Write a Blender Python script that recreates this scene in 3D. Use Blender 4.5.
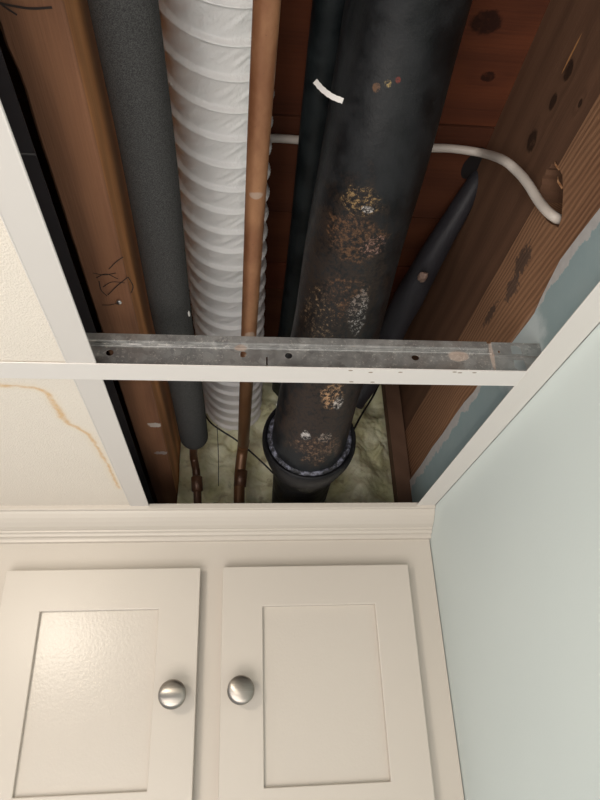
import bpy, bmesh, math, random
from mathutils import Vector, Matrix, noise
random.seed(7)
for o in list(bpy.data.objects): bpy.data.objects.remove(o)
S = bpy.context.scene
C = S.collection
EYE = 1.93                                   # camera height above the floor; the grid hangs 0.27 m higher
F, PITCH, YAW, ROLL = 625.6, math.radians(27.70), math.radians(-6.66), math.radians(-2.394)

# ---------------------------------------------------------------- camera, world, lights, exposure
ROT = Matrix.Rotation(YAW, 3, 'Z') @ Matrix.Rotation(math.pi/2+PITCH, 3, 'X') @ Matrix.Rotation(ROLL, 3, 'Z')
cd = bpy.data.cameras.new('camera'); cam = bpy.data.objects.new('camera', cd); C.objects.link(cam)
cam.matrix_world = Matrix.Translation((0, 0, EYE)) @ ROT.to_4x4()
cd.sensor_fit = 'VERTICAL'; cd.sensor_height = 24; cd.lens = 24*F/800; cd.clip_start = 0.01
S.camera = cam
w = bpy.data.worlds.new('world'); S.world = w; w.use_nodes = True
bg = w.node_tree.nodes['Background']; bg.inputs[0].default_value = (0.96, 0.97, 1.0, 1); bg.inputs[1].default_value = 0.47
def area(name, loc, target, size, power, col, sy=None):
    ld = bpy.data.lights.new(name, 'AREA'); ld.energy = power; ld.color = col; ld.shape = 'RECTANGLE'
    ld.size = size; ld.size_y = sy or size
    o = bpy.data.objects.new(name, ld); C.objects.link(o); o.location = loc
    o.rotation_euler = (Vector(target)-Vector(loc)).to_track_quat('-Z', 'Y').to_euler()
    return o
area('ceiling_lamp', (-0.45, -0.06, EYE+0.25), (0.05, 0.85, EYE+0.0), 0.12, 3.0, (1, .90, .76))
area('fill_light', (-0.42, -0.50, EYE-0.62), (0.02, 0.62, EYE+0.36), 0.95, 15, (1, .92, .84))  # unseen fill added low behind the opening to brighten bay and tiles
S.view_settings.view_transform = 'Standard'; S.view_settings.look = 'None'
S.view_settings.gamma = 1; S.view_settings.use_curve_mapping = False; S.view_settings.exposure = 0.0

# ---------------------------------------------------------------- helpers
def ray(px, py): return ROT @ Vector((px-300, -(py-400), -F))
def P(px, py, **k):
    """point seen at a pixel of the photograph on a plane x=, y= or z= (relative to the eye)"""
    r = ray(px, py); a, v = list(k.items())[0]; return r*(v/r['xyz'.index(a)])
def mesh_obj(name, bm, mat, parent=None, smooth=False, bevel=0, origin=None, doublesided=False):
    """bm in eye coordinates -> one object whose origin is its own base centre"""
    bmesh.ops.recalc_face_normals(bm, faces=bm.faces[:])
    vs = [v.co for v in bm.verts]
    lo = Vector([min(v[i] for v in vs) for i in range(3)]); hi = Vector([max(v[i] for v in vs) for i in range(3)])
    org = Vector(origin) if origin else Vector(((lo.x+hi.x)/2, (lo.y+hi.y)/2, lo.z))
    for v in bm.verts: v.co = v.co-org
    me = bpy.data.meshes.new(name); bm.to_mesh(me); bm.free()
    if smooth:
        for p in me.polygons: p.use_smooth = True
    me.materials.append(mat)
    o = bpy.data.objects.new(name, me); C.objects.link(o)
    o['eye_org'] = tuple(org)
    if parent is not None:
        o.parent = parent; o.location = org-Vector(parent['eye_org'])
    else:
        o.location = org+Vector((0, 0, EYE))
    if bevel:
        m = o.modifiers.new('bevel', 'BEVEL'); m.width = bevel; m.segments = 2; m.limit_method = 'ANGLE'; m.angle_limit = math.radians(40)
    return o
def thing(name, label, cat, org, group=None):
    o = bpy.data.objects.new(name, None); C.objects.link(o); o['eye_org'] = tuple(org)
    o.location = Vector(org)+Vector((0, 0, EYE)); o.empty_display_size = .05
    return tag(o, label, cat, group)
def tag(o, label, cat, group=None):
    o['label'] = label; o['category'] = cat
    if group: o['group'] = group
    return o
def struct(o, label=None, cat=None):
    o['kind'] = 'structure'
    if label: o['label'] = label; o['category'] = cat
    return o
def box(x0, x1, y0, y1, z0, z1, bm=None):
    bm = bm or bmesh.new()
    v = [bm.verts.new((x, y, z)) for x in (x0, x1) for y in (y0, y1) for z in (z0, z1)]
    for f in ((0,1,3,2),(4,6,7,5),(0,4,5,1),(2,3,7,6),(0,2,6,4),(1,5,7,3)): bm.faces.new([v[i] for i in f])
    return bm
def plate(outer, holes, fn, a, b):
    """polygon with holes in 2D, extruded between depth a and b; fn(u,v,w)->(x,y,z)"""
    bm = bmesh.new()
    loops = [outer]+list(holes); edges = []; rings = []
    for L in loops:
        vs = [bm.verts.new(fn(u, v, a)) for u, v in L]; rings.append(vs)
        for i in range(len(vs)): edges.append(bm.edges.new((vs[i], vs[(i+1) % len(vs)])))
    bmesh.ops.triangle_fill(bm, use_beauty=True, use_dissolve=False, edges=edges)
    front = bm.faces[:]
    back = {}
    for L, R in zip(loops, rings):
        bv = [bm.verts.new(fn(u, v, b)) for u, v in L]
        for p, q in zip(R, bv): back[p] = q
        n = len(R)
        for i in range(n): bm.faces.new((R[i], R[(i+1) % n], bv[(i+1) % n], bv[i]))
    for f in front: bm.faces.new([back[v] for v in reversed(f.verts)])
    return bm
def circle(u, v, r, n=20, sx=1): return [(u+sx*r*math.cos(2*math.pi*i/n), v+r*math.sin(2*math.pi*i/n)) for i in range(n)]
def rect(u0, u1, v0, v1): return [(u0, v0), (u1, v0), (u1, v1), (u0, v1)]
XZ = lambda u, v, w: (u, w, v)
YZ = lambda u, v, w: (w, u, v)
XY = lambda u, v, w: (u, v, w)
def catmull(pts, n):
    pts = [Vector(p) for p in pts]
    if len(pts) == 2: return [pts[0].lerp(pts[1], i/n) for i in range(n+1)]
    out = []; Q = [2*pts[0]-pts[1]]+pts+[2*pts[-1]-pts[-2]]
    for i in range(1, len(Q)-2):
        for k in range(n):
            t = k/n; a, b, c, d = Q[i-1:i+3]
            out.append(.5*((2*b)+(c-a)*t+(2*a-5*b+4*c-d)*t*t+(3*b-a-3*c+d)*t**3))
    out.append(pts[-1]); return out
def tube(path, rad, seg=16, bm=None, rfn=None, caps=True, squash=1):
    """rad: number or list per path point; rfn(s, theta, r) may change the radius"""
    bm = bm or bmesh.new(); n = len(path); rings = []; s = 0
    up = Vector((0, 0, 1))
    for i, p in enumerate(path):
        t = (path[min(i+1, n-1)]-path[max(i-1, 0)]).normalized()
        if i: s += (p-path[i-1]).length
        side = t.cross(up)
        if side.length < .05: side = t.cross(Vector((1, 0, 0)))
        side.normalize(); u2 = side.cross(t).normalized()
        r = rad[i] if isinstance(rad, (list, tuple)) else rad
        ring = []
        for k in range(seg):
            th = 2*math.pi*k/seg; rr = rfn(s, th, r) if rfn else r
            ring.append(bm.verts.new(p+side*(rr*math.cos(th))+u2*(rr*squash*math.sin(th))))
        rings.append(ring)
    for a, b in zip(rings, rings[1:]):
        for k in range(seg): bm.faces.new((a[k], a[(k+1) % seg], b[(k+1) % seg], b[k]))
    if caps: bm.faces.new(rings[0]); bm.faces.new(list(reversed(rings[-1])))
    return bm
def segdist(p, a, b):
    ab = b-a; t = max(0, min(1, (p-a).dot(ab)/ab.dot(ab))); return (p-a-ab*t).length
def lathe(profile, org, axis, seg=32, bm=None):
    """profile: (distance along axis, radius)"""
    bm = bm or bmesh.new(); axis = Vector(axis).normalized(); org = Vector(org)
    a = axis.cross(Vector((0, 0, 1))).normalized(); b = axis.cross(a).normalized(); rings = []
    for d, r in profile:
        if r < 1e-6: rings.append([bm.verts.new(org+axis*d)])
        else: rings.append([bm.verts.new(org+axis*d+a*(r*math.cos(2*math.pi*k/seg))+b*(r*math.sin(2*math.pi*k/seg))) for k in range(seg)])
    for p, q in zip(rings, rings[1:]):
        for k in range(seg):
            k2 = (k+1) % seg
            if len(p) == 1 and len(q) == 1: continue
            if len(p) == 1: bm.faces.new((p[0], q[k], q[k2]))
            elif len(q) == 1: bm.faces.new((p[k], p[k2], q[0]))
            else: bm.faces.new((p[k], p[k2], q[k2], q[k]))
    return bm

# ---------------------------------------------------------------- materials
class Mat:
    def __init__(s, name, col=(.5,.5,.5), rough=.5, metal=0, spec=.5):
        s.m = bpy.data.materials.new(name); s.m.use_nodes = True; s.t = s.m.node_tree
        s.b = s.t.nodes['Principled BSDF']; s.set('Base Color', (*col, 1)); s.set('Roughness', rough); s.set('Metallic', metal); s.set('Specular IOR Level', spec)
        s.co = s.t.nodes.new('ShaderNodeTexCoord').outputs['Object']
    def set(s, k, v):
        if isinstance(v, bpy.types.NodeSocket): s.t.links.new(v, s.b.inputs[k])
        else: s.b.inputs[k].default_value = v
        return s
    def node(s, typ, ins={}, **props):
        n = s.t.nodes.new('ShaderNode'+typ)
        for k, v in props.items(): setattr(n, k, v)
        for k, v in ins.items():
            if isinstance(v, bpy.types.NodeSocket): s.t.links.new(v, n.inputs[k])
            else: n.inputs[k].default_value = v
        return n
    def math(s, op, a, b=0.0, c=None, clamp=False):
        ins = {0: a, 1: b}
        if c is not None: ins[2] = c
        return s.node('Math', ins, operation=op, use_clamp=clamp).outputs[0]
    def mapped(s, scale=(1,1,1), co=None, loc=(0,0,0), rot=(0,0,0)):
        return s.node('Mapping', {'Vector': co or s.co, 'Scale': scale, 'Location': loc, 'Rotation': rot}).outputs[0]
    def noise(s, scale, detail=4, rough=.55, co=None, dist=0):
        return s.node('TexNoise', {'Vector': co or s.co, 'Scale': scale, 'Detail': detail, 'Roughness': rough, 'Distortion': dist}).outputs['Fac']
    def ramp(s, fac, stops):
        n = s.node('ValToRGB', {'Fac': fac}); e = n.color_ramp.elements
        while len(e) < len(stops): e.new(.5)
        for x, (p, c) in zip(e, stops): x.position = p; x.color = (*c, 1) if len(c) == 3 else c
        return n.outputs['Color']
    def rng(s, v, a, b, c=0.0, d=1.0, smooth=True):
        return s.node('MapRange', {'Value': v, 'From Min': a, 'From Max': b, 'To Min': c, 'To Max': d},
                      interpolation_type='SMOOTHSTEP' if smooth else 'LINEAR').outputs[0]
    def mix(s, fac, a, b, blend='MIX'):
        n = s.node('Mix', {}, data_type='RGBA', blend_type=blend)
        for i, v in ((0, fac), (6, a), (7, b)):
            if isinstance(v, bpy.types.NodeSocket): s.t.links.new(v, n.inputs[i])
            else: n.inputs[i].default_value = v if i == 0 else (*v, 1) if len(v) == 3 else v
        return n.outputs[2]
    def bump(s, h, strength=.3, dist=.001):
        s.set('Normal', s.node('Bump', {'Height': h, 'Strength': strength, 'Distance': dist}).outputs[0]); return s
    def blob(s, centre, radii, wobble=0, co=None, wscale=60):
        """soft ellipsoid mask round a local point, 1 inside"""
        d = s.node('VectorMath', {0: co or s.co, 1: centre}, operation='SUBTRACT').outputs[0]
        d = s.node('VectorMath', {0: d, 1: tuple(1/r for r in radii)}, operation='MULTIPLY').outputs[0]
        l = s.node('VectorMath', {0: d}, operation='LENGTH').outputs['Value']
        if wobble: l = s.math('ADD', l, s.math('MULTIPLY', s.math('SUBTRACT', s.noise(wscale, 5, .7), .5), wobble*2))
        return s.rng(l, .75, 1.05, 1, 0)
    def attr(s, name): return s.node('Attribute', attribute_name=name).outputs['Fac']

def wood(name, dark, light, knots=(), grain=1.0, rough=.75, fine=1.0, spots=(), rings=26, bump=.35, contrast=1.0, side=None, wave=.05):
    """grain along local Y. knots: (x,y,z,r) local; spots: (centre, radii, colour, wobble) local"""
    M = Mat(name, rough=rough, spec=.25)
    co = M.mapped((1, .05*grain, 1))
    warp = M.noise(14, 3, .5, co=M.mapped((1, .25, 1)))
    dist = None
    for (x, y, z, r) in knots:
        d = M.node('VectorMath', {0: M.node('VectorMath', {0: M.co, 1: (x, y, z)}, operation='SUBTRACT').outputs[0], 1: (1, .55, 1)}, operation='MULTIPLY').outputs[0]
        l = M.node('VectorMath', {0: d}, operation='LENGTH').outputs['Value']
        q = M.rng(l, 0, r*2.6, 1, 0)
        dist = q if dist is None else M.math('MAXIMUM', dist, q)
    sep = M.node('SeparateXYZ', {0: M.co}).outputs
    c = M.math('ADD', sep[0], sep[2])
    c = M.math('ADD', c, M.math('MULTIPLY', warp, wave))
    if dist is not None: c = M.math('ADD', c, M.math('MULTIPLY', dist, .035/max(1, rings/8)))
    wv = M.math('SINE', M.math('MULTIPLY', c, 2*math.pi*rings*4))
    wv = M.math('MULTIPLY_ADD', wv, .5, .5)
    fn = M.noise(900*fine, 3, .6, co=M.mapped((1, .02, 1)))
    big = M.noise(9, 3, .6, co=M.mapped((1, .3, 1)))
    f = M.math('ADD', M.math('MULTIPLY', wv, .35*contrast), M.math('MULTIPLY', fn, .35))
    f = M.math('ADD', f, M.math('MULTIPLY', big, .55))
    col = M.mix(M.rng(f, .3, .95), light, dark)
    for (x, y, z, r) in knots:
        k = M.blob((x, y, z), (r*.8, r*1.05, r*.8), .35, wscale=120)
        kr = M.noise(260, 3, .6)
        k = M.math('MULTIPLY', k, M.rng(M.noise(90, 4, .7), .3, .5, .5, 1))
        col = M.mix(M.math('MULTIPLY', k, .9), col, M.mix(kr, tuple(v*.12 for v in dark), tuple(v*.6 for v in dark)))
    if side:                                       # side face given a paler colour than the underside
        col = M.mix(M.rng(sep[2], side[0]-.0008, side[0]+.0008), col, M.mix(1.0, col, side[1], 'MULTIPLY'))
    for ce, ra, cc, wob in spots:
        col = M.mix(M.math('MULTIPLY', M.blob(ce, ra, wob, wscale=150), .85), col, cc)
    M.set('Base Color', col)
    M.bump(M.math('ADD', M.math('MULTIPLY', wv, .5), fn), bump, .0008)
    return M.m
def paint(name, col, rough=.4, bscale=350, bump=.08, var=.03, spec=.5):
    M = Mat(name, rough=rough, spec=spec)
    n = M.noise(5, 3)
    M.set('Base Color', M.mix(M.math('MULTIPLY', n, 1.0), tuple(v*(1-var) for v in col), tuple(min(1, v*(1+var)) for v in col)))
    return M.bump(M.noise(bscale, 2), bump, .0006).m

m_cab = paint('cabinet_paint', (.575, .527, .468), .33, 420, .10)
m_panel = paint('panel_paint', (.575, .527, .468), .27, 260, .28)
m_wall = paint('blue_wall_paint', (.60, .69, .69), .6, 300, .12)
m_tee = paint('white_tee_enamel', (.62, .59, .56), .42, 200, .02, .02)
m_mold = paint('white_angle_enamel', (.68, .65, .61), .45, 200, .03, .02)

# ---------------------------------------------------------------- room wall on the right (painted drywall with a rough cut top edge)
XW = .281
edge = [(-.9,.352),(.20,.351),(.30,.353),(.3367,.3507),(.37,.353),(.4024,.3544),(.425,.350),(.4474,.345),(.455,.3425),(.462,.3405),(.4764,.3404),(.52,.342),(.56,.344),(.60,.347),(.63,.346),(.66,.349),(.697,.3494),(.75,.348),(.80,.3495),(.86,.347),(.93,.3475),(.997,.346)]
def wall_mat():
    M = Mat('blue_wall_and_bare_edge', rough=.6, spec=.3)
    n = M.noise(5, 3)
    blue = M.mix(n, (.60,.67,.66), (.64,.705,.69))
    sep = M.node('SeparateXYZ', {0: M.node('NewGeometry').outputs['Position']}).outputs
    e = M.math('ADD', M.math('SUBTRACT', sep[2], EYE), M.math('MULTIPLY', M.math('SUBTRACT', M.noise(38, 6, .62), .5), .030))
    # the bare plaster strip is wider towards the cabinet
    lim = M.rng(sep[1], .45, .75, .343, .3345, smooth=False)
    fac = M.rng(M.math('SUBTRACT', e, lim), -.0006, .0008)
    col = M.mix(fac, blue, M.mix(M.noise(120, 5), (.44,.40,.38), (.66,.63,.61)))
    low = M.math('ADD', M.math('SUBTRACT', sep[2], EYE), M.math('MULTIPLY', M.noise(25, 4), .02))
    pale = M.blob((.281, .505, EYE+.325), (.02,.060,.042), .35, co=M.node('NewGeometry').outputs['Position'], wscale=25)
    # shade above the ceiling line painted in as a blue-grey band
    band = M.rng(low, .282, .290)
    col = M.mix(M.math('MULTIPLY', band, M.math('SUBTRACT', .95, M.math('MULTIPLY', fac, .80))), col, M.mix(M.noise(30, 4), (.24,.335,.355), (.33,.41,.42)))
    col = M.mix(M.math('MULTIPLY', pale, .8), col, (.58,.64,.65))
    M.set('Base Color', col); M.bump(M.noise(300, 3), .12, .0008)
    return M.m
m_wall = wall_mat()
out = [(-.9, -1.93)]+edge+[(.997, .24), (1.17, .24), (1.17, -1.93)]
bm = plate(out, [], YZ, XW, XW+.005)
wall = struct(mesh_obj('wall_right', bm, m_wall), 'pale blue painted wall with a ragged plaster edge above the ceiling line', 'wall')
# wall behind the cabinet
bm = box(-.62, XW+.005, 1.17, 1.19, -1.93, .345)
struct(mesh_obj('wall_back', bm, m_wall))

# ---------------------------------------------------------------- timber above the ceiling
SUB = .590                                  # underside of the subfloor boards
# right hand joist: upper timber face and a lower, brighter ledger board, both with the cable notch between them
notch = [(.374,.4385),(.3755,.4425),(.375,.4460),(.3795,.4475),(.382,.4510),(.387,.4505),(.3915,.4540),(.396,.4520),(.401,.4525),(.404,.4480),(.409,.4470),(.411,.4430),(.4155,.4415),(.417,.4385)]
hole = [(.374,.4385),(.372,.425),(.377,.412),(.383,.402),(.390,.392),(.398,.388),(.404,.3965),(.410,.406),(.414,.418),(.416,.428),(.417,.4385)]
rj = thing('floor_joist', 'long brown timber joist above the blue wall, cable hole near its middle', 'joist', (.31, .3, .35))
ox, oy, oz = .30, .2, .4385
km = wood('joist_wood_upper', (.080,.040,.024), (.165,.085,.050), knots=[(-.0135,.125-.035,.063,.0095),(-.0135,.155-.035,.062,.008),(-.0135,.200-.035,.064,.012),(-.0135,.09,.02,.004)],
          spots=[((-.0135,.080,.071),(.004,.020,.0014),(.55,.26,.10),.2)], rings=7, fine=.6, contrast=.45)
up = [(-.6,.4385)]+notch+[(1.1,.4385),(1.1,SUB+.002),(-.6,SUB+.002)]
o = mesh_obj('joist_board', plate(up, [], YZ, .2865, .325), km, rj, origin=(ox, .235, oz)); o['label'] = 'darker smooth upper face with black knots'
km2 = wood('joist_wood_lower', (.15,.068,.036), (.36,.195,.108), knots=[], rings=46, fine=.8, contrast=.75, bump=.6, wave=.035,
           spots=[((-.0145,.232,-.030),(.008,.022,.012),(.085,.055,.042),1.2),((-.0145,.262,-.040),(.008,.020,.010),(.10,.065,.05),1.3),((-.0145,.32,-.032),(.008,.022,.006),(.085,.055,.042),1.3)])
lo_ = [(-.6,.3505)]+[(1.1,.3505),(1.1,.4375)]+list(reversed(hole[:]))[0:1]+list(reversed(hole))[1:]+[(-.6,.4375)]
o = mesh_obj('joist_board', plate(lo_, [], YZ, .2855, .325), km2, rj, origin=(ox, .235, oz)); o['label'] = 'brighter lower board with coarse straight grain'
# wood at the bottom of the hole, painted dark as shade, and a torn splinter beside it
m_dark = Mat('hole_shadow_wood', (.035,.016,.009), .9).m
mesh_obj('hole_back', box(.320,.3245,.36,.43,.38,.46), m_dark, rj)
m_splint = wood('splinter_wood', (.30,.13,.05), (.62,.36,.2), rings=30)
for (y, z, l, r, t) in ((.3745,.442,.014,.0011,.3),(.378,.424,.016,.0013,.2)):
    mesh_obj('splinter', tube([Vector((.2862,y,z-l/2)),Vector((.2848,y+.001,z)),Vector((.2868,y+t*.01,z+l/2))],[r,r*.8,.0002],6), m_splint, rj)
# left joist
lj = thing('floor_joist', 'orange-brown joist with pencil scribbles left of the grey foam pipe', 'joist', (-.1125, .3, .35))
prof_mat = wood('joist_wood_left', (.155,.070,.040), (.30,.138,.075), side=(.0020, (2.3,2.25,1.75)), rings=6, fine=.7, knots=[(-.045+.0,.083,.03,.003)],
    spots=[(tuple(P(a,b,z=.35)-Vector((-.1125,.25,.35))),r,c,w_) for a,b,r,c,w_ in ((155,425,(.009,.007,.003),(.60,.54,.50),1.0),(163,453,(.011,.006,.003),(.42,.36,.34),1.1),(98,135,(.0022,.016,.004),(.62,.50,.40),1.2),(105,163,(.0016,.010,.004),(.62,.50,.40),1.2),(127,216,(.0022,.006,.006),(.03,.015,.01),.5))])
bm = bmesh.new(); n = 120
rows = []
for i in range(n+1):
    y = -.6+1.7*i/n
    j = (.0028*max(0, noise.noise(Vector((y*55, 3, 1))))+ .0012*noise.noise(Vector((y*160, 0, 0)))) if y < .30 else .0005*noise.noise(Vector((y*60, 0, 0)))
    if y < .245: j += -.0018
    r = .0022
    pr = [(-.131+j, .352), (-.129+j, .350), (-.0945-r, .350), (-.0945-r*.3, .350+r*.3), (-.0945, .350+r), (-.0945, SUB+.002), (-.131, SUB+.002)]
    rows.append([bm.verts.new((x, y, z)) for x, z in pr])
for a, b in zip(rows, rows[1:]):
    for k in range(7): bm.faces.new((a[k], a[(k+1) % 7], b[(k+1) % 7], b[k]))
bm.faces.new(rows[0]); bm.faces.new(list(reversed(rows[-1])))
mesh_obj('joist_board', bm, prof_mat, lj, origin=(-.1125, .25, .35))
m_pen = Mat('pencil', (.03,.018,.015), .8).m
def stroke(pix, wd=.0007, bm=None):
    bm = bm or bmesh.new(); path = catmull([P(a, b, z=.3497) for a, b in pix], 5)
    return tube(path, wd, 6, bm, squash=.3)
bm = stroke([(-6,2),(8,5),(30,8.5),(52,7.5)], .0007); stroke([(-2,2),(8,9),(17,15)], .0006, bm)
mesh_obj('pencil_arrow', bm, m_pen, lj)
bm = bmesh.new()
for L in ([(109,269),(116,262),(123,257)],[(93,273),(104,275),(116,273)],[(96,278),(106,274),(118,279)],[(108,295),(117,286),(128,277)],[(103,287),(112,282),(125,283)],[(102,305),(110,305),(118,303)],[(128,277),(133,286),(131,293)],[(99,281),(101,290),(107,296)]):
    stroke(L, .00045, bm)
mesh_obj('pencil_scribble', bm, m_pen, lj)
m_steel = Mat('bright_nail', (.6,.6,.62), .3, 1).m
bm = lathe([(0,0),(0,.0022),(.0015,.0024),(.004,.001),(.006,0)], P(119,303,z=.3475), (0,.2,1), 12)
mesh_obj('nail_head', bm, m_steel, lj, smooth=True)
# outer joist of the next bay, rim and unseen added blocking
pl = wood('plain_joist_wood', (.12,.05,.024), (.28,.13,.06), rings=6)
for nm, b, lb in (('floor_joist', (-.54,-.502,-.6,1.1,.35,SUB), 'plain timber joist of the next bay over the ceiling tiles, farthest left'),
              ('rim_joist', (-.54,.325,1.10,1.138,.345,SUB), 'timber rim board at the back behind the foam insulation'),
              ('light_stop', (-.502,.2855,-.638,-.60,.35,SUB), 'unseen blocking across the joists at the near end of the bay')):
    tag(mesh_obj(nm, box(*b), pl, bevel=.002), lb, 'joist' if nm != 'light_stop' else 'light_stop')  # near-end board is unseen, added to keep outside light out of the bay
M = Mat('gap_fill_black', (.024,.019,.023), .6); M.bump(M.noise(20, 3), .3, .003)
bs = thing('dark_gap_fill', 'black sheeting added to darken the gap between the grid and the brown joist', 'sheeting', (-.3,.3,.342))
mesh_obj('shade_sheet', box(-.50,-.1335,-.60,1.09,.3425,.344), M.m, bs)  # sheet added so the void over the tiles reads as dark shade
mesh_obj('seam', tube([Vector((-.49,.305,.3423)), Vector((-.1335,.305,.3423))], .0008, 8), Mat('added_grey_seam', (.06,.055,.06), .6).m, bs)  # seam on the added sheet
# subfloor boards running across the joists
sf = thing('subfloor', 'red-brown board subfloor closing the top of the joist bay', 'subfloor', (0, .3, SUB))
ys = [-.62,-.30,-.155,-.01,.135,.28,.455,.598,.697,.757,.90,1.04,1.14]
for i, (a, b) in enumerate(zip(ys, ys[1:])):
    cx, cy = -.1, (a+b)/2
    kn = {5: [(.334,.34-cy,0,.016), (.356,.395-cy,0,.008)], 8: [(.12,.01,0,.012)]}.get(i, [(random.uniform(-.1,.3), random.uniform(-.04,.04), 0, random.uniform(.005,.012))])
    # boards have grain across (X): swap by using a rotated mesh frame
    dz = random.uniform(-.0015, .0015) if i != 5 else 0
    mt = wood('subfloor_wood_%s' % 'abcdefghijkl'[i], (.058,.018,.010), (.118+.012*(i % 3),.038+.003*(i % 2),.017), knots=[(-k[1], k[0], 0, k[3]) for k in kn], rings=4, fine=.5, rough=.85, contrast=.5, spots=[((.02,.30,0),(.012,.02,.01),(.05,.02,.012),.5)] if i == 6 else ())
    L = [(-.52, a+.0012), (.36, a+.0012), (.36, b-.0012), (-.52, b-.0012)]
    bm = plate(L, [], XY, SUB+dz, SUB+.018+dz)
    org = Vector((cx, cy, SUB))                     # turned a quarter so that the wood grain (local Y) runs along the board
    for v in bm.verts: q = v.co-org; v.co = Vector((-q.y, q.x, q.z))+org
    o = mesh_obj('board', bm, mt, sf, origin=org, bevel=.001)
    o.rotation_euler.z = -math.pi/2

# ---------------------------------------------------------------- suspended ceiling
G = .27
# wall angle
bm = plate([(-.88, .2545), (.8215, .2545), (.8215, .2805), (-.88, .2805)], [], lambda u, v, w_: (v, u, w_), G, G+.0007)
box(.2798, .2806, -.88, .8215, G, G+.022, bm)
# folded lip on the free edge
tube([Vector((.2547, -.88, G+.0006)), Vector((.2547, .8215, G+.0006))], .0007, 8, bm)
wa = tag(mesh_obj('wall_angle', bm, m_mold), 'white metal ceiling angle running along the blue wall', 'ceiling trim')
# galvanised steel
def galv():
    M = Mat('galvanised_steel', rough=.38, metal=1, spec=.5)
    v = M.node('TexVoronoi', {'Vector': M.co, 'Scale': 190}).outputs['Color']
    vv = M.node('SeparateColor', {0: v}).outputs[0]
    st = M.noise(9, 5, .65, co=M.mapped((1,1,2)))
    sp = M.rng(M.noise(420, 6, .8), .56, .62)
    col = M.mix(M.math('ADD', M.math('MULTIPLY', vv, .25), M.math('MULTIPLY', st, .8)), (.17,.17,.175), (.64,.635,.62))
    col = M.mix(M.math('MULTIPLY', sp, M.rng(M.noise(22, 3), .38, .55)), col, (.78,.76,.72))
    rust = M.math('MAXIMUM', M.blob((.201-.07,0,.293-G), (.011,.01,.006), .35), M.math('MAXIMUM', M.blob((.004-.07,0,.2965-G), (.006,.01,.003), .5), M.blob((.232-.07,0,.295-G), (.0022,.01,.02), .2)))
    M.set('Base Color', M.mix(M.math('MULTIPLY', rust, .45), col, (.36,.20,.11)))
    M.set('Metallic', M.math('SUBTRACT', .72, M.math('MULTIPLY', rust, .8)))
    M.set('Roughness', M.rng(M.noise(60, 4), .3, .7, .28, .55))
    return M.bump(M.math('ADD', st, M.math('MULTIPLY', vv, .2)), .15, .001).m
m_galv = galv()
# main tee across the opening: painted cap, pierced web, top bulb, end clip
T0, T1, TL, TR = .4530, .4785, -.75, .2790
mt = thing('main_tee', 'horizontal white main tee with bare galvanised web spanning the open bay', 'ceiling tee', (.07, .466, G))
def tee_mat():
    M = Mat('white_tee_enamel_chipped', rough=.42)
    col = M.mix(M.noise(6, 3), (.68,.65,.62), (.73,.70,.67))
    for x, y in ((.098,.456),(.116,.4585),(.102,.4755),(.121,.4755),(.142,.4575),(.195,.4565),(.208,.456),(.19,.4555)):
        col = M.mix(M.math('MULTIPLY', M.blob((x-.07, y-.466, 0), (.0022,.0011,.01), .3, wscale=500), .8), col, (.20,.13,.08))
    M.set('Base Color', col); return M.m
bm = box(TL, .2545, T0, T1, G+.0002, G+.0012)
box(.2545, TR, T0, T1, G+.0008, G+.0015, bm)
o = mesh_obj('cap', bm, tee_mat(), mt, origin=(.07,.466,G)); o['label'] = 'white painted face'
holes = [circle(-.107,.2895,.0032), circle(.006,.2905,.0032), circle(.046,.290,.0032), circle(.160,.2905,.0030, sx=1.15), rect(.0262,.0275,.277,.2885),
         rect(.2285,.2315,.273,.2815), rect(.2385,.2405,.2975,.300),
         [(.2515,.2965),(.2515,.3035),(.2535,.3060),(.2575,.3060),(.2615,.3030),(.2615,.2965)], [(.2515,.2905),(.2515,.2815),(.2545,.2790),(.2605,.2790),(.2630,.2820),(.2615,.2905)]]
for x in (-.22,-.33,-.45,-.60): holes.append(circle(x,.290,.0032))
web = plate([(TL,G+.0012),(.2545,G+.0012),(.266,.276),(.2800,.290),(.2800,.3072),(TL,.3072)], holes, XZ, .4655, .4662)
o = mesh_obj('web', web, m_galv, mt, origin=(.07,.466,G)); o['label'] = 'bare galvanised web with punched holes'
# bulb: folded over top with a stepped lower lip
def bulb(x0, x1):
    pr = [(.4640,.2985),(.4628,.2992),(.4625,.3003),(.4625,.3070),(.4635,.3078),(.4678,.3078),(.4688,.3070),(.4688,.2995),(.4680,.2985)]
    b = bmesh.new(); r0 = [b.verts.new((x0, y, z)) for y, z in pr]; r1 = [b.verts.new((x1, y, z)) for y, z in pr]
    for k in range(len(pr)): k2 = (k+1) % len(pr); b.faces.new((r0[k], r0[k2], r1[k2], r1[k]))
    b.faces.new(r0); b.faces.new(list(reversed(r1))); return b
mesh_obj('bulb', bulb(TL, .228), m_galv, mt, origin=(.07,.466,G))
# joint ribs (pressed line) along the web
bm = tube([Vector((TL,.4655,.2965)), Vector((.232,.4655,.2965))], .0009, 8)
mesh_obj('pressed_rib', bm, m_galv, mt, origin=(.07,.466,G))
bm = box(.233,.2795,.4640,.4654,.3068,.3078); box(.233,.2795,.4635,.4654,.2935,.2943, bm)
mesh_obj('end_clip', bm, m_galv, mt, origin=(.07,.466,G))
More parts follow.
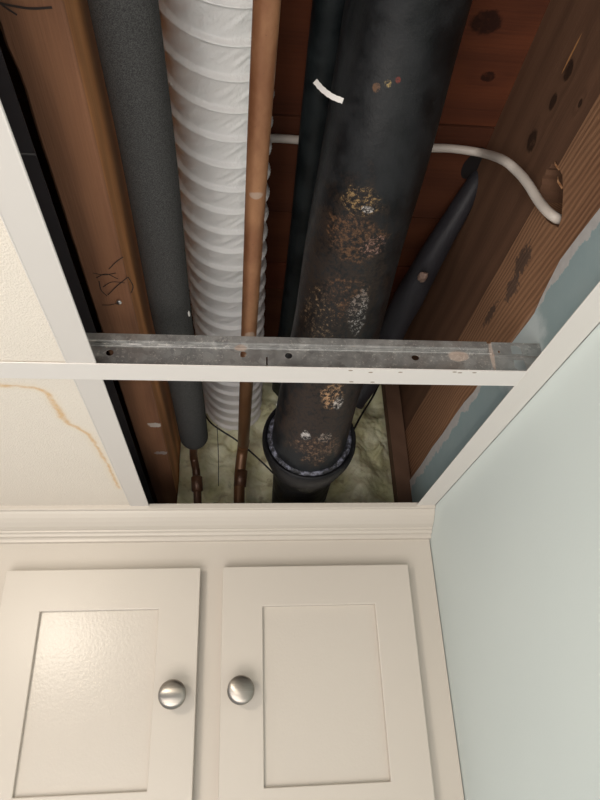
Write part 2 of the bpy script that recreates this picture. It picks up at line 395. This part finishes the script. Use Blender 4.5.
# two cross tees in the left part of the grid
def cross_tee(label, x0, x1, y0, y1):
    t = thing('cross_tee', label, 'ceiling tee', ((x0+x1)/2, (y0+y1)/2, G), 'white cross tees left of the opening')
    xm = (x0+x1)/2
    bm = box(x0, x1, y0, y1, G+.0010, G+.0020); 
    tube([Vector((x1-.0003,y0,G+.0016)), Vector((x1-.0003,y1,G+.0016))], .0009, 8, bm)
    tube([Vector((x0+.0003,y0,G+.0016)), Vector((x0+.0003,y1,G+.0016))], .0009, 8, bm)
    mesh_obj('cap', bm, m_tee, t)
    bm = box(xm-.0004, xm+.0004, y0+.014, y1-.014, G+.002, .290); box(xm-.002, xm+.002, y0+.014, y1-.014, .290, .2955, bm)
    mesh_obj('web', bm, m_galv, t)
    return t
cross_tee('white cross tee in front of the main tee, left edge of the opening', -.1375, -.1142, -.13, T0-.0004)
cross_tee('white cross tee between the main tee and the cabinet crown', -.1375, -.1138, T1+.0004, 1.08)
for a, b in ((-.13, -.155),):
    t = thing('main_tee', 'white main tee across the near end of the open bay', 'ceiling tee', (0, -.142, G))
    mesh_obj('cap', box(TL, .2545, b, a, G+.0002, G+.0012), m_tee, t); mesh_obj('web', box(TL, .2545, -.1425, -.1419, G+.0012, .307), m_galv, t)
# tiles (mineral board; the rear one has a brown water stain line)
STAIN = [(-30,386),(0,386.5),(18,387),(34,388.5),(44,392),(50,398),(54,405),(59,411),(62,418),(69,425),(78,429),(88,435),(94,443),(101,455),(108,466),(113,477),(119,489)]
STW = [P(a, b, z=G+.0012) for a, b in STAIN]
def tile_mat():
    M = Mat('mineral_tile', rough=.85, spec=.2)
    n1 = M.noise(900, 3, .6); vor = M.node('TexVoronoi', {'Vector': M.co, 'Scale': 620}).outputs['Distance']
    col = M.mix(M.noise(7, 3), (.74,.68,.60), (.78,.72,.64))
    col = M.mix(M.rng(n1, .35, .5, .10, 0), col, (.45,.38,.30))
    s = M.attr('stain'); e = M.attr('stain_halo')
    sn = M.rng(M.noise(180, 4), .25, .65, .5, 1)
    col = M.mix(M.math('MULTIPLY', M.math('MULTIPLY', s, sn), .8), col, (.62,.36,.14))
    col = M.mix(M.math('MULTIPLY', e, .25), col, (.76,.60,.38))
    M.set('Base Color', col); M.bump(M.math('ADD', n1, M.math('MULTIPLY', vor, .8)), .5, .0009); return M.m
m_tile = tile_mat()
def tile(label, x0, x1, y0, y1, stained=False):
    bm = box(x0, x1, y0, y1, G+.0022, G+.016)
    nx, ny = (1, 1)
    if stained:
        bm.free(); bm = bmesh.new(); nx, ny = 260, 260
        z0, z1 = G+.0022, G+.016
        xs = [x0+(x1-x0)*((i/nx)**.6) for i in range(nx+1)]; yy = [y0+(y1-y0)*j/ny for j in range(ny+1)]
        g = [[bm.verts.new((x, y, z0)) for x in xs] for y in yy]
        for j in range(ny):
            for i in range(nx): bm.faces.new((g[j][i], g[j+1][i], g[j+1][i+1], g[j][i+1]))
        c = [bm.verts.new(q) for q in ((x0,y0,z1),(x1,y0,z1),(x1,y1,z1),(x0,y1,z1))]
        bm.faces.new(c)
        bm.faces.new([g[0][i] for i in range(nx+1)]+[c[1], c[0]]); bm.faces.new([g[ny][i] for i in range(nx, -1, -1)]+[c[3], c[2]])
        bm.faces.new([g[j][nx] for j in range(ny+1)]+[c[2], c[1]]); bm.faces.new([g[j][0] for j in range(ny, -1, -1)]+[c[0], c[3]])
    org = ((x0+x1)/2, (y0+y1)/2, G+.0022)
    o = mesh_obj('ceiling_tile', bm, m_tile, origin=org); me = o.data
    a = me.attributes.new('stain', 'FLOAT', 'POINT'); h = me.attributes.new('stain_halo', 'FLOAT', 'POINT')
    if stained:
        A = [0.0]*len(me.vertices); H = [0.0]*len(me.vertices)
        P2 = [Vector((p.x, p.y)) for p in STW]; O2 = Vector(org[:2])
        for i, v in enumerate(me.vertices):
            p = Vector((v.co.x, v.co.y))+O2
            if p.x < -.36: continue
            p = p+Vector((noise.noise(Vector((p.x*150, p.y*150, 0))), noise.noise(Vector((p.x*150, p.y*150, 5)))))*.0014
            d = min(segdist(p, q, r) for q, r in zip(P2, P2[1:]))
            wd = .0016+.0012*noise.noise(Vector((p.x*60, p.y*60, 9)))
            mid = max(0, 1-abs(p.y-.55)/.07); wd += .0018*mid
            A[i] = max(0, min(1, 1.4-d/wd)); H[i] = max(0, 1-d/.009)
        a.data.foreach_set('value', A); h.data.foreach_set('value', H)
    return tag(o, label, 'ceiling tile', 'cream ceiling tiles')
tile('cream ceiling tile with a wavy brown water stain beside the cabinet crown', -.72, -.1262, .4675, 1.06, True)
tile('clean cream ceiling tile in front of the main tee, upper left', -.72, -.1262, -.13, .4640)
tile('clean cream ceiling tile over the camera, nearer than the opening', -.72, .254, -.73, -.156)

# ---------------------------------------------------------------- cabinet
YF = .8657; YD = .8467; CX0, CX1 = -.60, .2797; CB = -.155
cab = thing('wall_cabinet', 'cream painted wall cabinet with two shaker doors under a crown', 'cabinet', (-.16, 1.0, CB))
mesh_obj('cabinet_box', box(CX0, CX1, YF+.019, 1.168, CB, .268), m_cab, cab, bevel=.001)
ff = plate(rect(CX0, CX1, CB, .268), [rect(-.272,-.060,CB+.045,.178), rect(.003,.222,CB+.045,.178), rect(-.58,-.33,CB+.045,.178)], XZ, YF, YF+.019)
mesh_obj('face_frame', ff, m_cab, cab, bevel=.0006)
def door(label, x0, x1, px0, px1, z0, z1, pz0, pz1, knob, tang):
    bm = plate(rect(x0, x1, z0, z1), [rect(px0, px1, pz0, pz1)], XZ, YD, YF-.0006)
    d = mesh_obj('door', bm, m_cab, cab, bevel=.0011)
    d['label'] = label
    mesh_obj('door_panel', box(px0-.004, px1+.004, YD+.0062, YD+.0125, pz0-.004, pz1+.004), m_panel, d)
    M = Mat('brushed_nickel_'+('level' if tang[0] > .9 else 'slanted'), (.40,.37,.34), .33, 1)
    M.set('Anisotropic', .85)
    t = M.node('CombineXYZ', {0: tang[0], 1: tang[1], 2: tang[2]}).outputs[0]; M.set('Tangent', t)
    br = M.noise(700, 2, .5, co=M.mapped((.03,.3,1), rot=(0,0 if tang[0] > .9 else .7,0)))
    M.set('Base Color', M.mix(br, (.30,.275,.245), (.44,.41,.375)))
    k = lathe([(0,0),(0,.0085),(.0015,.0088),(.003,.0070),(.006,.0052),(.012,.0050),(.0155,.0075),(.0185,.0128),(.0205,.0158),(.0222,.0164),(.0234,.0162),(.0243,.0155),(.0247,.0150),(.0252,.0146),(.0262,.0120),(.0270,.0080),(.0275,.0040),(.0277,0)],
              (knob[0], YD, knob[1]), (0,-1,0), 48)
    o = mesh_obj('knob', k, M.m, d, smooth=True); o['label'] = 'brushed nickel round knob'
    return d
door('left shaker door with round nickel knob', -.2908, -.0433, -.2410, -.0945, -.107, .1942, -.0562, .1424, (-.0698, .0415), (1,0,0))
door('right shaker door with round nickel knob', -.0138, .2385, .0385, .1877, -.109, .1946, -.0589, .1431, (.0108, .0435), (.76,0,-.65))
door('outer shaker door beyond the left edge of the picture', -.60, -.32, -.55, -.37, -.107, .1942, -.0562, .1424, (-.585, .0415), (1,0,0))
# crown
pr = [(YF+.004,.2745),(.8218,.2745),(.8215,.2740),(.8215,.2672),(.8225,.2664),(.8255,.2660),(.8275,.2630),(.8310,.2585),(.8355,.2540),(.8410,.2495),(.8455,.2470),(.8480,.2462),(.8482,.2440),(.8510,.2436),(.8522,.2424),(.8528,.2400),(.8545,.2392),(.8575,.2388),(.8590,.2370),(.8594,.2340),(.8660,.2336),(YF+.004,.2336)]
bm = bmesh.new(); x1 = XW-.0003
r0 = [bm.verts.new((CX0, y, z)) for y, z in pr]; r1 = [bm.verts.new((x1, y, z)) for y, z in pr]
for k in range(len(pr)): k2 = (k+1) % len(pr); bm.faces.new((r0[k], r0[k2], r1[k2], r1[k]))
bm.faces.new(r0); bm.faces.new(list(reversed(r1)))
tag(mesh_obj('crown_moulding', bm, m_cab, bevel=.0004), 'cream crown moulding between cabinet and ceiling', 'moulding')

# ---------------------------------------------------------------- pipes in the bay
# cast iron waste stack
def iron(name, org, patches=(), base=(.0045,.0052,.0062)):
    M = Mat(name, rough=.5, spec=.32)
    n = M.noise(30, 5, .6); col = M.mix(M.rng(n, .35, .65), base, tuple(v*2.0+.006 for v in base))
    fine = M.noise(300, 6, .75)
    for (c, r, cc, wob, thr) in patches:
        lc = tuple(c[i]-org[i] for i in range(3))
        k = M.math('MULTIPLY', M.blob(lc, tuple(q*1.15 for q in r), wob+.45, wscale=55), M.rng(M.noise(230, 8, .8), thr, thr+.13))
        col = M.mix(M.math('MULTIPLY', k, .9), col, cc)
    sp = M.rng(fine, .72, .76); col = M.mix(M.math('MULTIPLY', sp, .6), col, (.30,.26,.20))
    M.set('Base Color', col); M.set('Roughness', M.rng(n, .3, .7, .36, .60))
    M.bump(M.math('ADD', M.noise(110, 5, .6), M.math('MULTIPLY', fine, .4)), .35, .0012); return M.m
RS = .0490
SP = [Vector(p) for p in ((.134,-.25,.538),(.134,.10,.538),(.1345,.20,.522),(.131,.289,.503),(.124,.39,.462),(.118,.48,.436),(.113,.58,.402),(.1045,.665,.374),(.098,.735,.343),(.0975,.79,.330))]
SPATH = catmull(SP, 14)
def hit(px, py, path=None, r=None):
    """first point where the view ray through a pixel meets the pipe"""
    path = path or SPATH; r = r or RS; d = ray(px, py).normalized(); t = .3
    while t < 1.3:
        p = d*t; m = min(segdist(p, a, b) for a, b in zip(path, path[1:]))
        if m <= r+.0003: return p
        t += max(.0003, (m-r)*.9)
    return d*t
org = (.12,.4,.40)
st = thing('waste_pipe', 'big black cast iron waste pipe with rust patches and a bell joint', 'pipe', org)
RU, GO, WH, GR = (.13,.065,.032), (.55,.38,.14), (.55,.52,.50), (.18,.175,.17)
def sp_(px, py, z): return tuple(hit(px, py))
pat = [(sp_(340,285,0),(.045,.11,.06),(.028,.019,.014),.4,.40),(sp_(322,420,0),(.05,.07,.05),(.035,.022,.016),.4,.40),(sp_(388,84,.43),(.0026,.0026,.01),GO,.6,.48),(sp_(376,88,.43),(.003,.0028,.01),RU,.6,.4),(sp_(398,80,.43),(.002,.002,.01),(.16,.03,.02),.6,.4),
       (sp_(362,203,.385),(.017,.013,.02),(.36,.23,.10),.4,.50),(sp_(368,210,.385),(.005,.003,.012),WH,.3,.45),(sp_(356,240,.375),(.026,.022,.03),RU,.5,.47),(sp_(374,246,.375),(.012,.010,.02),(.33,.2,.18),.5,.50),
       (sp_(358,313,.345),(.009,.024,.02),(.62,.60,.58),.5,.50),(sp_(345,300,.345),(.020,.025,.03),RU,.5,.50),(sp_(318,318,.35),(.018,.03,.03),(.30,.20,.12),.5,.52),(sp_(370,250,.375),(.02,.05,.03),GR,.5,.60),
       (sp_(332,398,.34),(.013,.018,.02),(.55,.33,.18),.4,.48),(sp_(338,403,.34),(.006,.010,.02),WH,.4,.46),(sp_(306,436,.32),(.006,.006,.02),WH,.4,.45),(sp_(325,438,.32),(.008,.006,.02),(.40,.34,.30),.4,.48),(sp_(318,452,.315),(.030,.02,.03),(.20,.12,.08),.5,.50)]
m_iron = iron('cast_iron', org, pat)
mesh_obj('pipe', tube(SPATH, RS, 56), m_iron, st, smooth=True, origin=org)
hc = Vector((.098,.748,.3405))
hub_axis = Vector((.03,1,-.02)).normalized()
hub = lathe([(.030,.0500),(.004,.0512),(.001,.0525),(.000,.0545),(-.001,.0565),(-.004,.0580),(-.004,.0600),(-.001,.0615),(.006,.0625),(.016,.0620),(.024,.0600),(.040,.0575),(.058,.0535),(.075,.0485),(.095,.0450),(.14,.0440),(.30,.0430)], hc, hub_axis, 64)
m_hub = iron('cast_iron_hub', tuple(hc), [((hc.x,hc.y+.06,hc.z-.05),(.012,.02,.02),(.4,.36,.28),.5,.52)], (.0045,.0045,.0055))
m_hub.node_tree.nodes['Principled BSDF'].inputs['Specular IOR Level'].default_value = .18
mesh_obj('hub', hub, m_hub, st, smooth=True, origin=tuple(hc))
M = Mat('lead_joint', rough=.4, spec=.6); n = M.noise(120, 5, .7)
M.set('Base Color', M.mix(M.rng(n, .42, .68), (.012,.012,.016), (.25,.26,.34))); M.bump(n, .9, .004)
lead = lathe([(.006,.0470),(-.001,.0480),(-.0035,.0505),(-.0030,.0535),(-.0012,.0555),(.004,.0575)], hc, hub_axis, 64)
o = mesh_obj('joint_ring', lead, M.m, st, smooth=True, origin=tuple(hc)); o['label'] = 'bluish-grey rough caulked lead ring'
# second, thinner dark pipe behind it
m_dk = iron('dark_steel_pipe', (.065,.3,.5), [((.060,.80,.485),(.03,.10,.03),(.16,.07,.035),.3,.3)], (.005,.0075,.0085))
tag(mesh_obj('vent_pipe', tube(catmull([(.0785,-.25,.553),(.0800,.3,.553),(.0840,.6,.553),(.0845,.85,.553),(.0845,1.06,.553)], 8), .0186, 28), m_dk, smooth=True, origin=(.065,.3,.5)), 'narrow blue-black pipe running left of the big waste pipe', 'pipe')
# duct: white flexible duct with a spiral wire
PT = .0300
def duct_r(s, th, r):
    a = (th-math.pi/2*3)/(2*math.pi)              # 0 at the underside
    ph = ((s-.012)/PT - a*2) % 1.0
    k = ph
    saw = 1-abs(2*k-1)                           # 0 on the wire, 1 between wires
    ridge = math.exp(-(min(k, 1-k)/.05)**2)
    step = .0022*(1-k) if k < .9 else .0022*(k-.9)*10
    wr = .0016*noise.noise(Vector((math.cos(th)*4+s*130, math.cos(th)*.6-s*8, 2)))*saw + .0009*noise.noise(Vector((math.cos(th)*7+s*210, s*20, 7)))*saw
    return r-.0042+ridge*.0030+step*1.3+wr*1.3
DP = [Vector(p) for p in ((-.020,-.25,.519),(-.0195,.10,.519),(-.019,.30,.519),(-.017,.45,.519),(-.014,.60,.519),(-.010,.75,.518),(-.006,.88,.516),(-.003,1.04,.513))]
dp = catmull(DP, 60)
# re-sample evenly
def even(path, step):
    out = [path[0]]; acc = 0
    for a, b in zip(path, path[1:]):
        L = (b-a).length; t = step-acc
        while t <= L: out.append(a.lerp(b, t/L)); t += step
        acc = (acc+L) % step
    return out
dp = even(dp, .0010)
bmd = tube(dp, .0490, 120, rfn=duct_r)
M = Mat('white_duct_film', rough=.32, spec=.5); n = M.noise(8, 4)
sh = M.noise(60, 4, .6, co=M.mapped((1,.6,1), rot=(0,0,.6)))
M.set('Base Color', M.mix(n, (.86,.86,.88), (.93,.91,.89))); M.bump(sh, .5, .005)
M.set('Subsurface Weight', .08); M.set('Subsurface Radius', (.01,.01,.01))
dk = thing('flexible_duct', 'white spiral flexible duct hanging between grey foam pipe and copper pipe', 'duct', (-.017,.4,.47))
mesh_obj('duct_hose', bmd, M.m, dk, smooth=True)
for start in (0, math.pi):
    wp = []
    for i in range(len(dp)-1):
        t = (dp[i+1]-dp[i]).normalized(); side = t.cross(Vector((0,0,1))).normalized(); u2 = side.cross(t).normalized()
        for q in range(2):
            sq = (i+q/2)*.0010; th = math.pi*1.5+(sq-.012)/(2*PT)*2*math.pi+start
            wp.append(dp[i].lerp(dp[i+1], q/2)+(side*math.cos(th)+u2*math.sin(th))*.0477)
    mesh_obj('spiral_wire', tube(wp, .0007, 6), M.m, dk, smooth=True)
# copper water pipe under the duct
def copper(name, lo=(.24,.100,.048), hi=(.42,.212,.108)):
    M = Mat(name, rough=.42, metal=.35); n = M.noise(24, 5, .65, co=M.mapped((1,.5,1))); f = M.noise(260, 5, .7)
    col = M.mix(M.rng(n, .3, .7), lo, hi)
    for y, r in ((-.02,.004),(.23,.006),(.19,.010)): col = M.mix(M.math('MULTIPLY', M.blob((0,y,-.008),(.006,r,.008),.4), .55), col, (.52,.44,.38))
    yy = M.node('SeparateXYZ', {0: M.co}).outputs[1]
    col = M.mix(M.math('MULTIPLY', M.rng(M.math('ADD', yy, M.math('MULTIPLY', n, .1)), .22, .36), .75), col, (.10,.050,.022))  # darkening towards the far end: mostly shade painted in, with some patina
    M.set('Base Color', M.mix(M.rng(f, .62, .72, 0, .5), col, (.08,.04,.025))); M.set('Roughness', M.rng(n, .3, .7, .32, .5))
    return M.bump(f, .1, .0006).m
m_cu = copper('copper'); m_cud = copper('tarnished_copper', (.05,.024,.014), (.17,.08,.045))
cu = thing('copper_pipe', 'long bare copper pipe running in front of the white flexible duct', 'pipe', (.015,.4,.40))
q = [P(a, b, z=.40) for a, b in ((267,0),(257.5,160),(249.5,320),(244,430))]
cp = [q[0]+(q[0]-q[1])*1.5]+q+[P(243,446,y=.925), P(241,462,y=.945), P(239.5,480,y=.955), P(239,512,y=.96)]
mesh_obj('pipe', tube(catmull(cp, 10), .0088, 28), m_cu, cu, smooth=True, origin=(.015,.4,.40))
a, b = P(241.5,470,y=.951), P(239.7,487,y=.957)
mesh_obj('coupling', tube([a, a.lerp(b,.03), a.lerp(b,.97), b], [.0085,.0100,.0100,.0085], 24), m_cud, cu, smooth=True)
a, b = P(244,440,y=.912), P(243,447,y=.925)
mesh_obj('coupling', tube([a, a.lerp(b,.05), b], [.0083,.0092,.0092], 24), m_cu, cu, smooth=True)
# grey foam covered pipe with a copper end
M = Mat('grey_foam', rough=.95, spec=.2); n = M.noise(1300, 3, .6)
M.set('Base Color', M.mix(M.rng(n, .3, .7), (.028,.028,.028), (.084,.082,.081))); M.bump(n, .4, .0006)
fp = thing('insulated_pipe', 'pipe in dark grey foam sleeve beside the brown joist', 'pipe', (-.068,.4,.36))
RF = .0205
q = [P(a, b, z=.386) for a, b in ((123,0),(149.5,160),(172.5,320),(185.5,384),(194,436))]
q = [q[0]+(q[0]-q[1])*2]+q
path = catmull(q, 10); e = (path[-1]-path[-2]).normalized(); rad = [RF]*len(path)
for d, r in ((.004,.0200),(.008,.0185),(.011,.0155),(.013,.0105),(.0135,.0075)): path.append(q[-1]+e*d); rad.append(r)
mesh_obj('foam_sleeve', tube(path, rad, 40), M.m, fp, smooth=True)
c0 = path[-1]-e*.01
cc = catmull([c0, P(193.5,455,y=.915), P(196,470,y=.925), P(197,485,y=.93), P(198,512,y=.935)], 8)
mesh_obj('copper_pipe', tube(cc, .0062, 20), m_cud, fp, smooth=True)
a, b = P(196.8,476,y=.927), P(197.2,492,y=.932)
mesh_obj('coupling', tube([a, a.lerp(b,.08), a.lerp(b,.92), b], [.0066,.0088,.0088,.0066], 20), m_cud, fp, smooth=True)
m_white = paint('white_tape', (.80,.77,.74), .5, 300, .1)
a = [P(187.5,294,z=.388), P(186,300,z=.385), P(187.5,309,z=.380), P(189.5,315,z=.378)]
mesh_obj('white_tag', tube(catmull(a, 5), .0011, 8, squash=2.4), m_white, fp, smooth=True)
# white strip stuck across the pipes
def strip(pts, wd, th):
    path = catmull(pts, 6); bm = bmesh.new(); rings = []
    for i, p in enumerate(path):
        t = (path[min(i+1, len(path)-1)]-path[max(i-1, 0)]).normalized(); nrm = (-p).normalized(); s_ = t.cross(nrm).normalized(); nrm = s_.cross(t)
        w2 = wd*(1+.08*math.sin(i*2.1)); rings.append([bm.verts.new(p+s_*(u*w2)+nrm*(v*th)) for u, v in ((-1,-1),(1,-1),(1,1),(-1,1))])
    for a_, b_ in zip(rings, rings[1:]):
        for k in range(4): bm.faces.new((a_[k], a_[(k+1) % 4], b_[(k+1) % 4], b_[k]))
    bm.faces.new(rings[0]); bm.faces.new(list(reversed(rings[-1]))); return bm
tag(mesh_obj('tape_strip', strip([hit(343,101)+(hit(343,101)*-.006)+d for d in ()] or [(lambda h: ray(a_, b_).normalized()*(h.length+e_))(hit(343,101)) for a_, b_, e_ in ((315,81,.004),(322,89,.002),(332,96.5,0),(343,101,-.0012))], .0022, .0005), m_white), 'short white strip stuck across the side of the big black pipe', 'tape')
tag(mesh_obj('plaster_sliver', strip([P(276.5,404,y=.715), P(279,411,y=.718), P(283.5,421,y=.722)], .0007, .0004), m_white), 'thin white sliver on the black bell joint below the main tee', 'debris')
# dark tapered sleeve on the right, running up into the subfloor
M = Mat('black_plastic_wrap', rough=.6, spec=.5); n = M.noise(26, 4, .6, co=M.mapped((1,.5,1)))
M.set('Base Color', M.mix(n, (.012,.012,.015), (.040,.038,.046))); 
sl = thing('branch_pipe', 'dark wrapped branch pipe slanting behind the big black pipe', 'pipe', (.2,.6,.5))
bp = [P(485,168,z=.597), P(474,185,z=.578), P(452,222,z=.555), P(428,262,z=.535), P(406,303,z=.518), P(388,338,z=.505), P(370,375,z=.49), P(352,402,z=.46)]
bm = tube(catmull(bp, 12), [(.0075+.0125*min(1, i/46)) for i in range(7*12+1)], 28, rfn=lambda s, th, r: r*(1+.06*noise.noise(Vector((th*1.5, s*25, 0)))+.03*math.sin(3*th+s*20)))
mesh_obj('plastic_sleeve', bm, M.bump(n, .4, .006).m, sl, smooth=True)
M = Mat('old_paint_blob', rough=.7); n = M.noise(200, 4); M.set('Base Color', M.mix(n, (.16,.09,.07), (.42,.30,.24)))
bm = bmesh.new(); bmesh.ops.create_icosphere(bm, subdivisions=3, radius=1)
ce = P(423,277,z=.508)
for v in bm.verts: v.co = Vector((v.co.x*.0065, v.co.y*.0085, v.co.z*.004))*(1+.35*noise.noise(v.co*1.7))+ce
mesh_obj('brown_blob', bm, M.m, sl, smooth=True)
# ragged opening round its top end: flat patch coloured black as its shade
bm = bmesh.new(); ce = P(481,166,z=SUB-.0016); top = []; bot = []
for k in range(26):
    t = 2*math.pi*k/26; r = .024*(1+.5*noise.noise(Vector((math.cos(t)*1.6, math.sin(t)*1.6, 4))))
    top.append(bm.verts.new(ce+Vector((r*1.0*math.cos(t), r*1.25*math.sin(t), 0)))); bot.append(bm.verts.new(ce+Vector((r*.9*math.cos(t), r*1.1*math.sin(t), .0012))))
bm.faces.new(top); bm.faces.new(list(reversed(bot)))
for k in range(26): k2 = (k+1) % 26; bm.faces.new((top[k], top[k2], bot[k2], bot[k]))
mesh_obj('dark_hole_patch', bm, Mat('hole_shade', (.012,.009,.009), .55).m, sl)
# white cable
M = Mat('white_cable_jacket', (.62,.56,.50), .45); m_cable = M.bump(M.noise(300, 3), .08, .0005).m
cb = [Vector((-.07,.488,.5825)), P(280,138.5,z=.5825), Vector((.14,.485,.5825)), P(436,148,z=.575), P(460,149.5,z=.570), P(484,153.5,z=.556), P(503,160,x=.262), P(517,171,x=.268), P(528,184,x=.272), P(538,200,x=.276), P(547,211,x=.279), P(556,218,x=.285), P(562,220,x=.297)]
tag(mesh_obj('electrical_cable', tube(catmull(cb, 10), .0046, 18), m_cable, smooth=True), 'white sheathed cable curving from behind the pipes into the joist hole', 'cable')
# thin dark wires in front of the foam
m_wire = Mat('black_wire', (.012,.011,.012), .5).m
def wire(label, pts, r):
    tag(mesh_obj('wire', tube(catmull(pts, 8), r, 8), m_wire, smooth=True), label, 'wire', 'thin dark wires in front of the foam')
wire('thin dark wire hanging straight down beside the foam pipe end', [P(217,425,y=.93), P(218,445,y=.925), P(218.5,465,y=.925), P(218.5,486,y=.935)], .0006)
wire('dark wire crossing behind the copper pipe towards the bell joint', [P(203,412,y=.93), P(211,423,y=.92), P(222,431,y=.925), P(236,440,y=.935), P(252,453,y=.93), P(266,466,y=.93), P(277,477,y=.95)], .0014)
wire('dark wire slanting right of the bell joint in front of the foam', [P(379,384,y=.92), P(372,398,y=.92), P(362,414,y=.92), P(353,431,y=.92), P(346,445,y=.94)], .0017)

# ---------------------------------------------------------------- rear of the bay: spray foam and a timber cleat
bm = bmesh.new(); nx, nz = 240, 200; g = []
def foam_y(x, z):
    q = Vector((x, 0, z))
    b = noise.noise(q*16)*.018+noise.noise(q*38+Vector((3,1,0)))*.011
    v = noise.voronoi(q*48+Vector((noise.noise(q*40), 0, noise.noise(q*40+Vector((5,5,5)))))*.8)[0]
    b -= (1-min(1, v[0]*1.5))*.009*(.5+noise.noise(q*20))
    b += noise.noise(q*150)*.0014
    e = .02*max(0, (z-.52)/.07)
    return 1.005+b-e-.025*math.exp(-((x-.19)/.05)**2)
for j in range(nz+1):
    row = []
    for i in range(nx+1):
        x = -.093+(.2845+.093)*i/nx; z = .272+(SUB-.272)*j/nz; row.append(bm.verts.new((x, foam_y(x, z), z)))
    g.append(row)
for j in range(nz):
    for i in range(nx): bm.faces.new((g[j][i], g[j][i+1], g[j+1][i+1], g[j+1][i]))
# thickness: solid back
bk = [bm.verts.new(p) for p in ((-.093,1.095,.272),(.2845,1.095,.272),(.2845,1.095,SUB),(-.093,1.095,SUB))]
bm.faces.new(bk); bm.faces.new(g[0]+[bk[1], bk[0]]); bm.faces.new(list(reversed(g[nz]))+[bk[3], bk[2]])
bm.faces.new([r[0] for r in g]+[bk[3], bk[0]]); bm.faces.new([r[nx] for r in g]+[bk[2], bk[1]])
M = Mat('spray_foam', rough=.6, spec=.35); n = M.noise(16, 5, .6); f = M.noise(150, 5, .65)
col = M.mix(M.rng(n, .3, .7), (.62,.60,.34), (.90,.89,.68)); col = M.mix(M.rng(f, .58, .75, 0, .5), col, (.72,.68,.45)); col = M.mix(M.rng(M.noise(40, 4), .58, .72, 0, .5), col, (.20,.14,.05))
M.set('Base Color', col); M.bump(f, .5, .003); M.set('Subsurface Weight', .05)
tag(mesh_obj('foam_insulation', bm, M.m, smooth=True), 'lumpy yellow-green spray foam at the back of the joist bay', 'insulation')
cl = wood('cleat_wood', (.075,.042,.028), (.15,.085,.055), rings=5, contrast=.3)
tag(mesh_obj('cleat', box(.258,.2835,.93,.955,.29,.56), cl, bevel=.001), 'short upright brown timber cleat beside the foam near the wall end', 'timber')
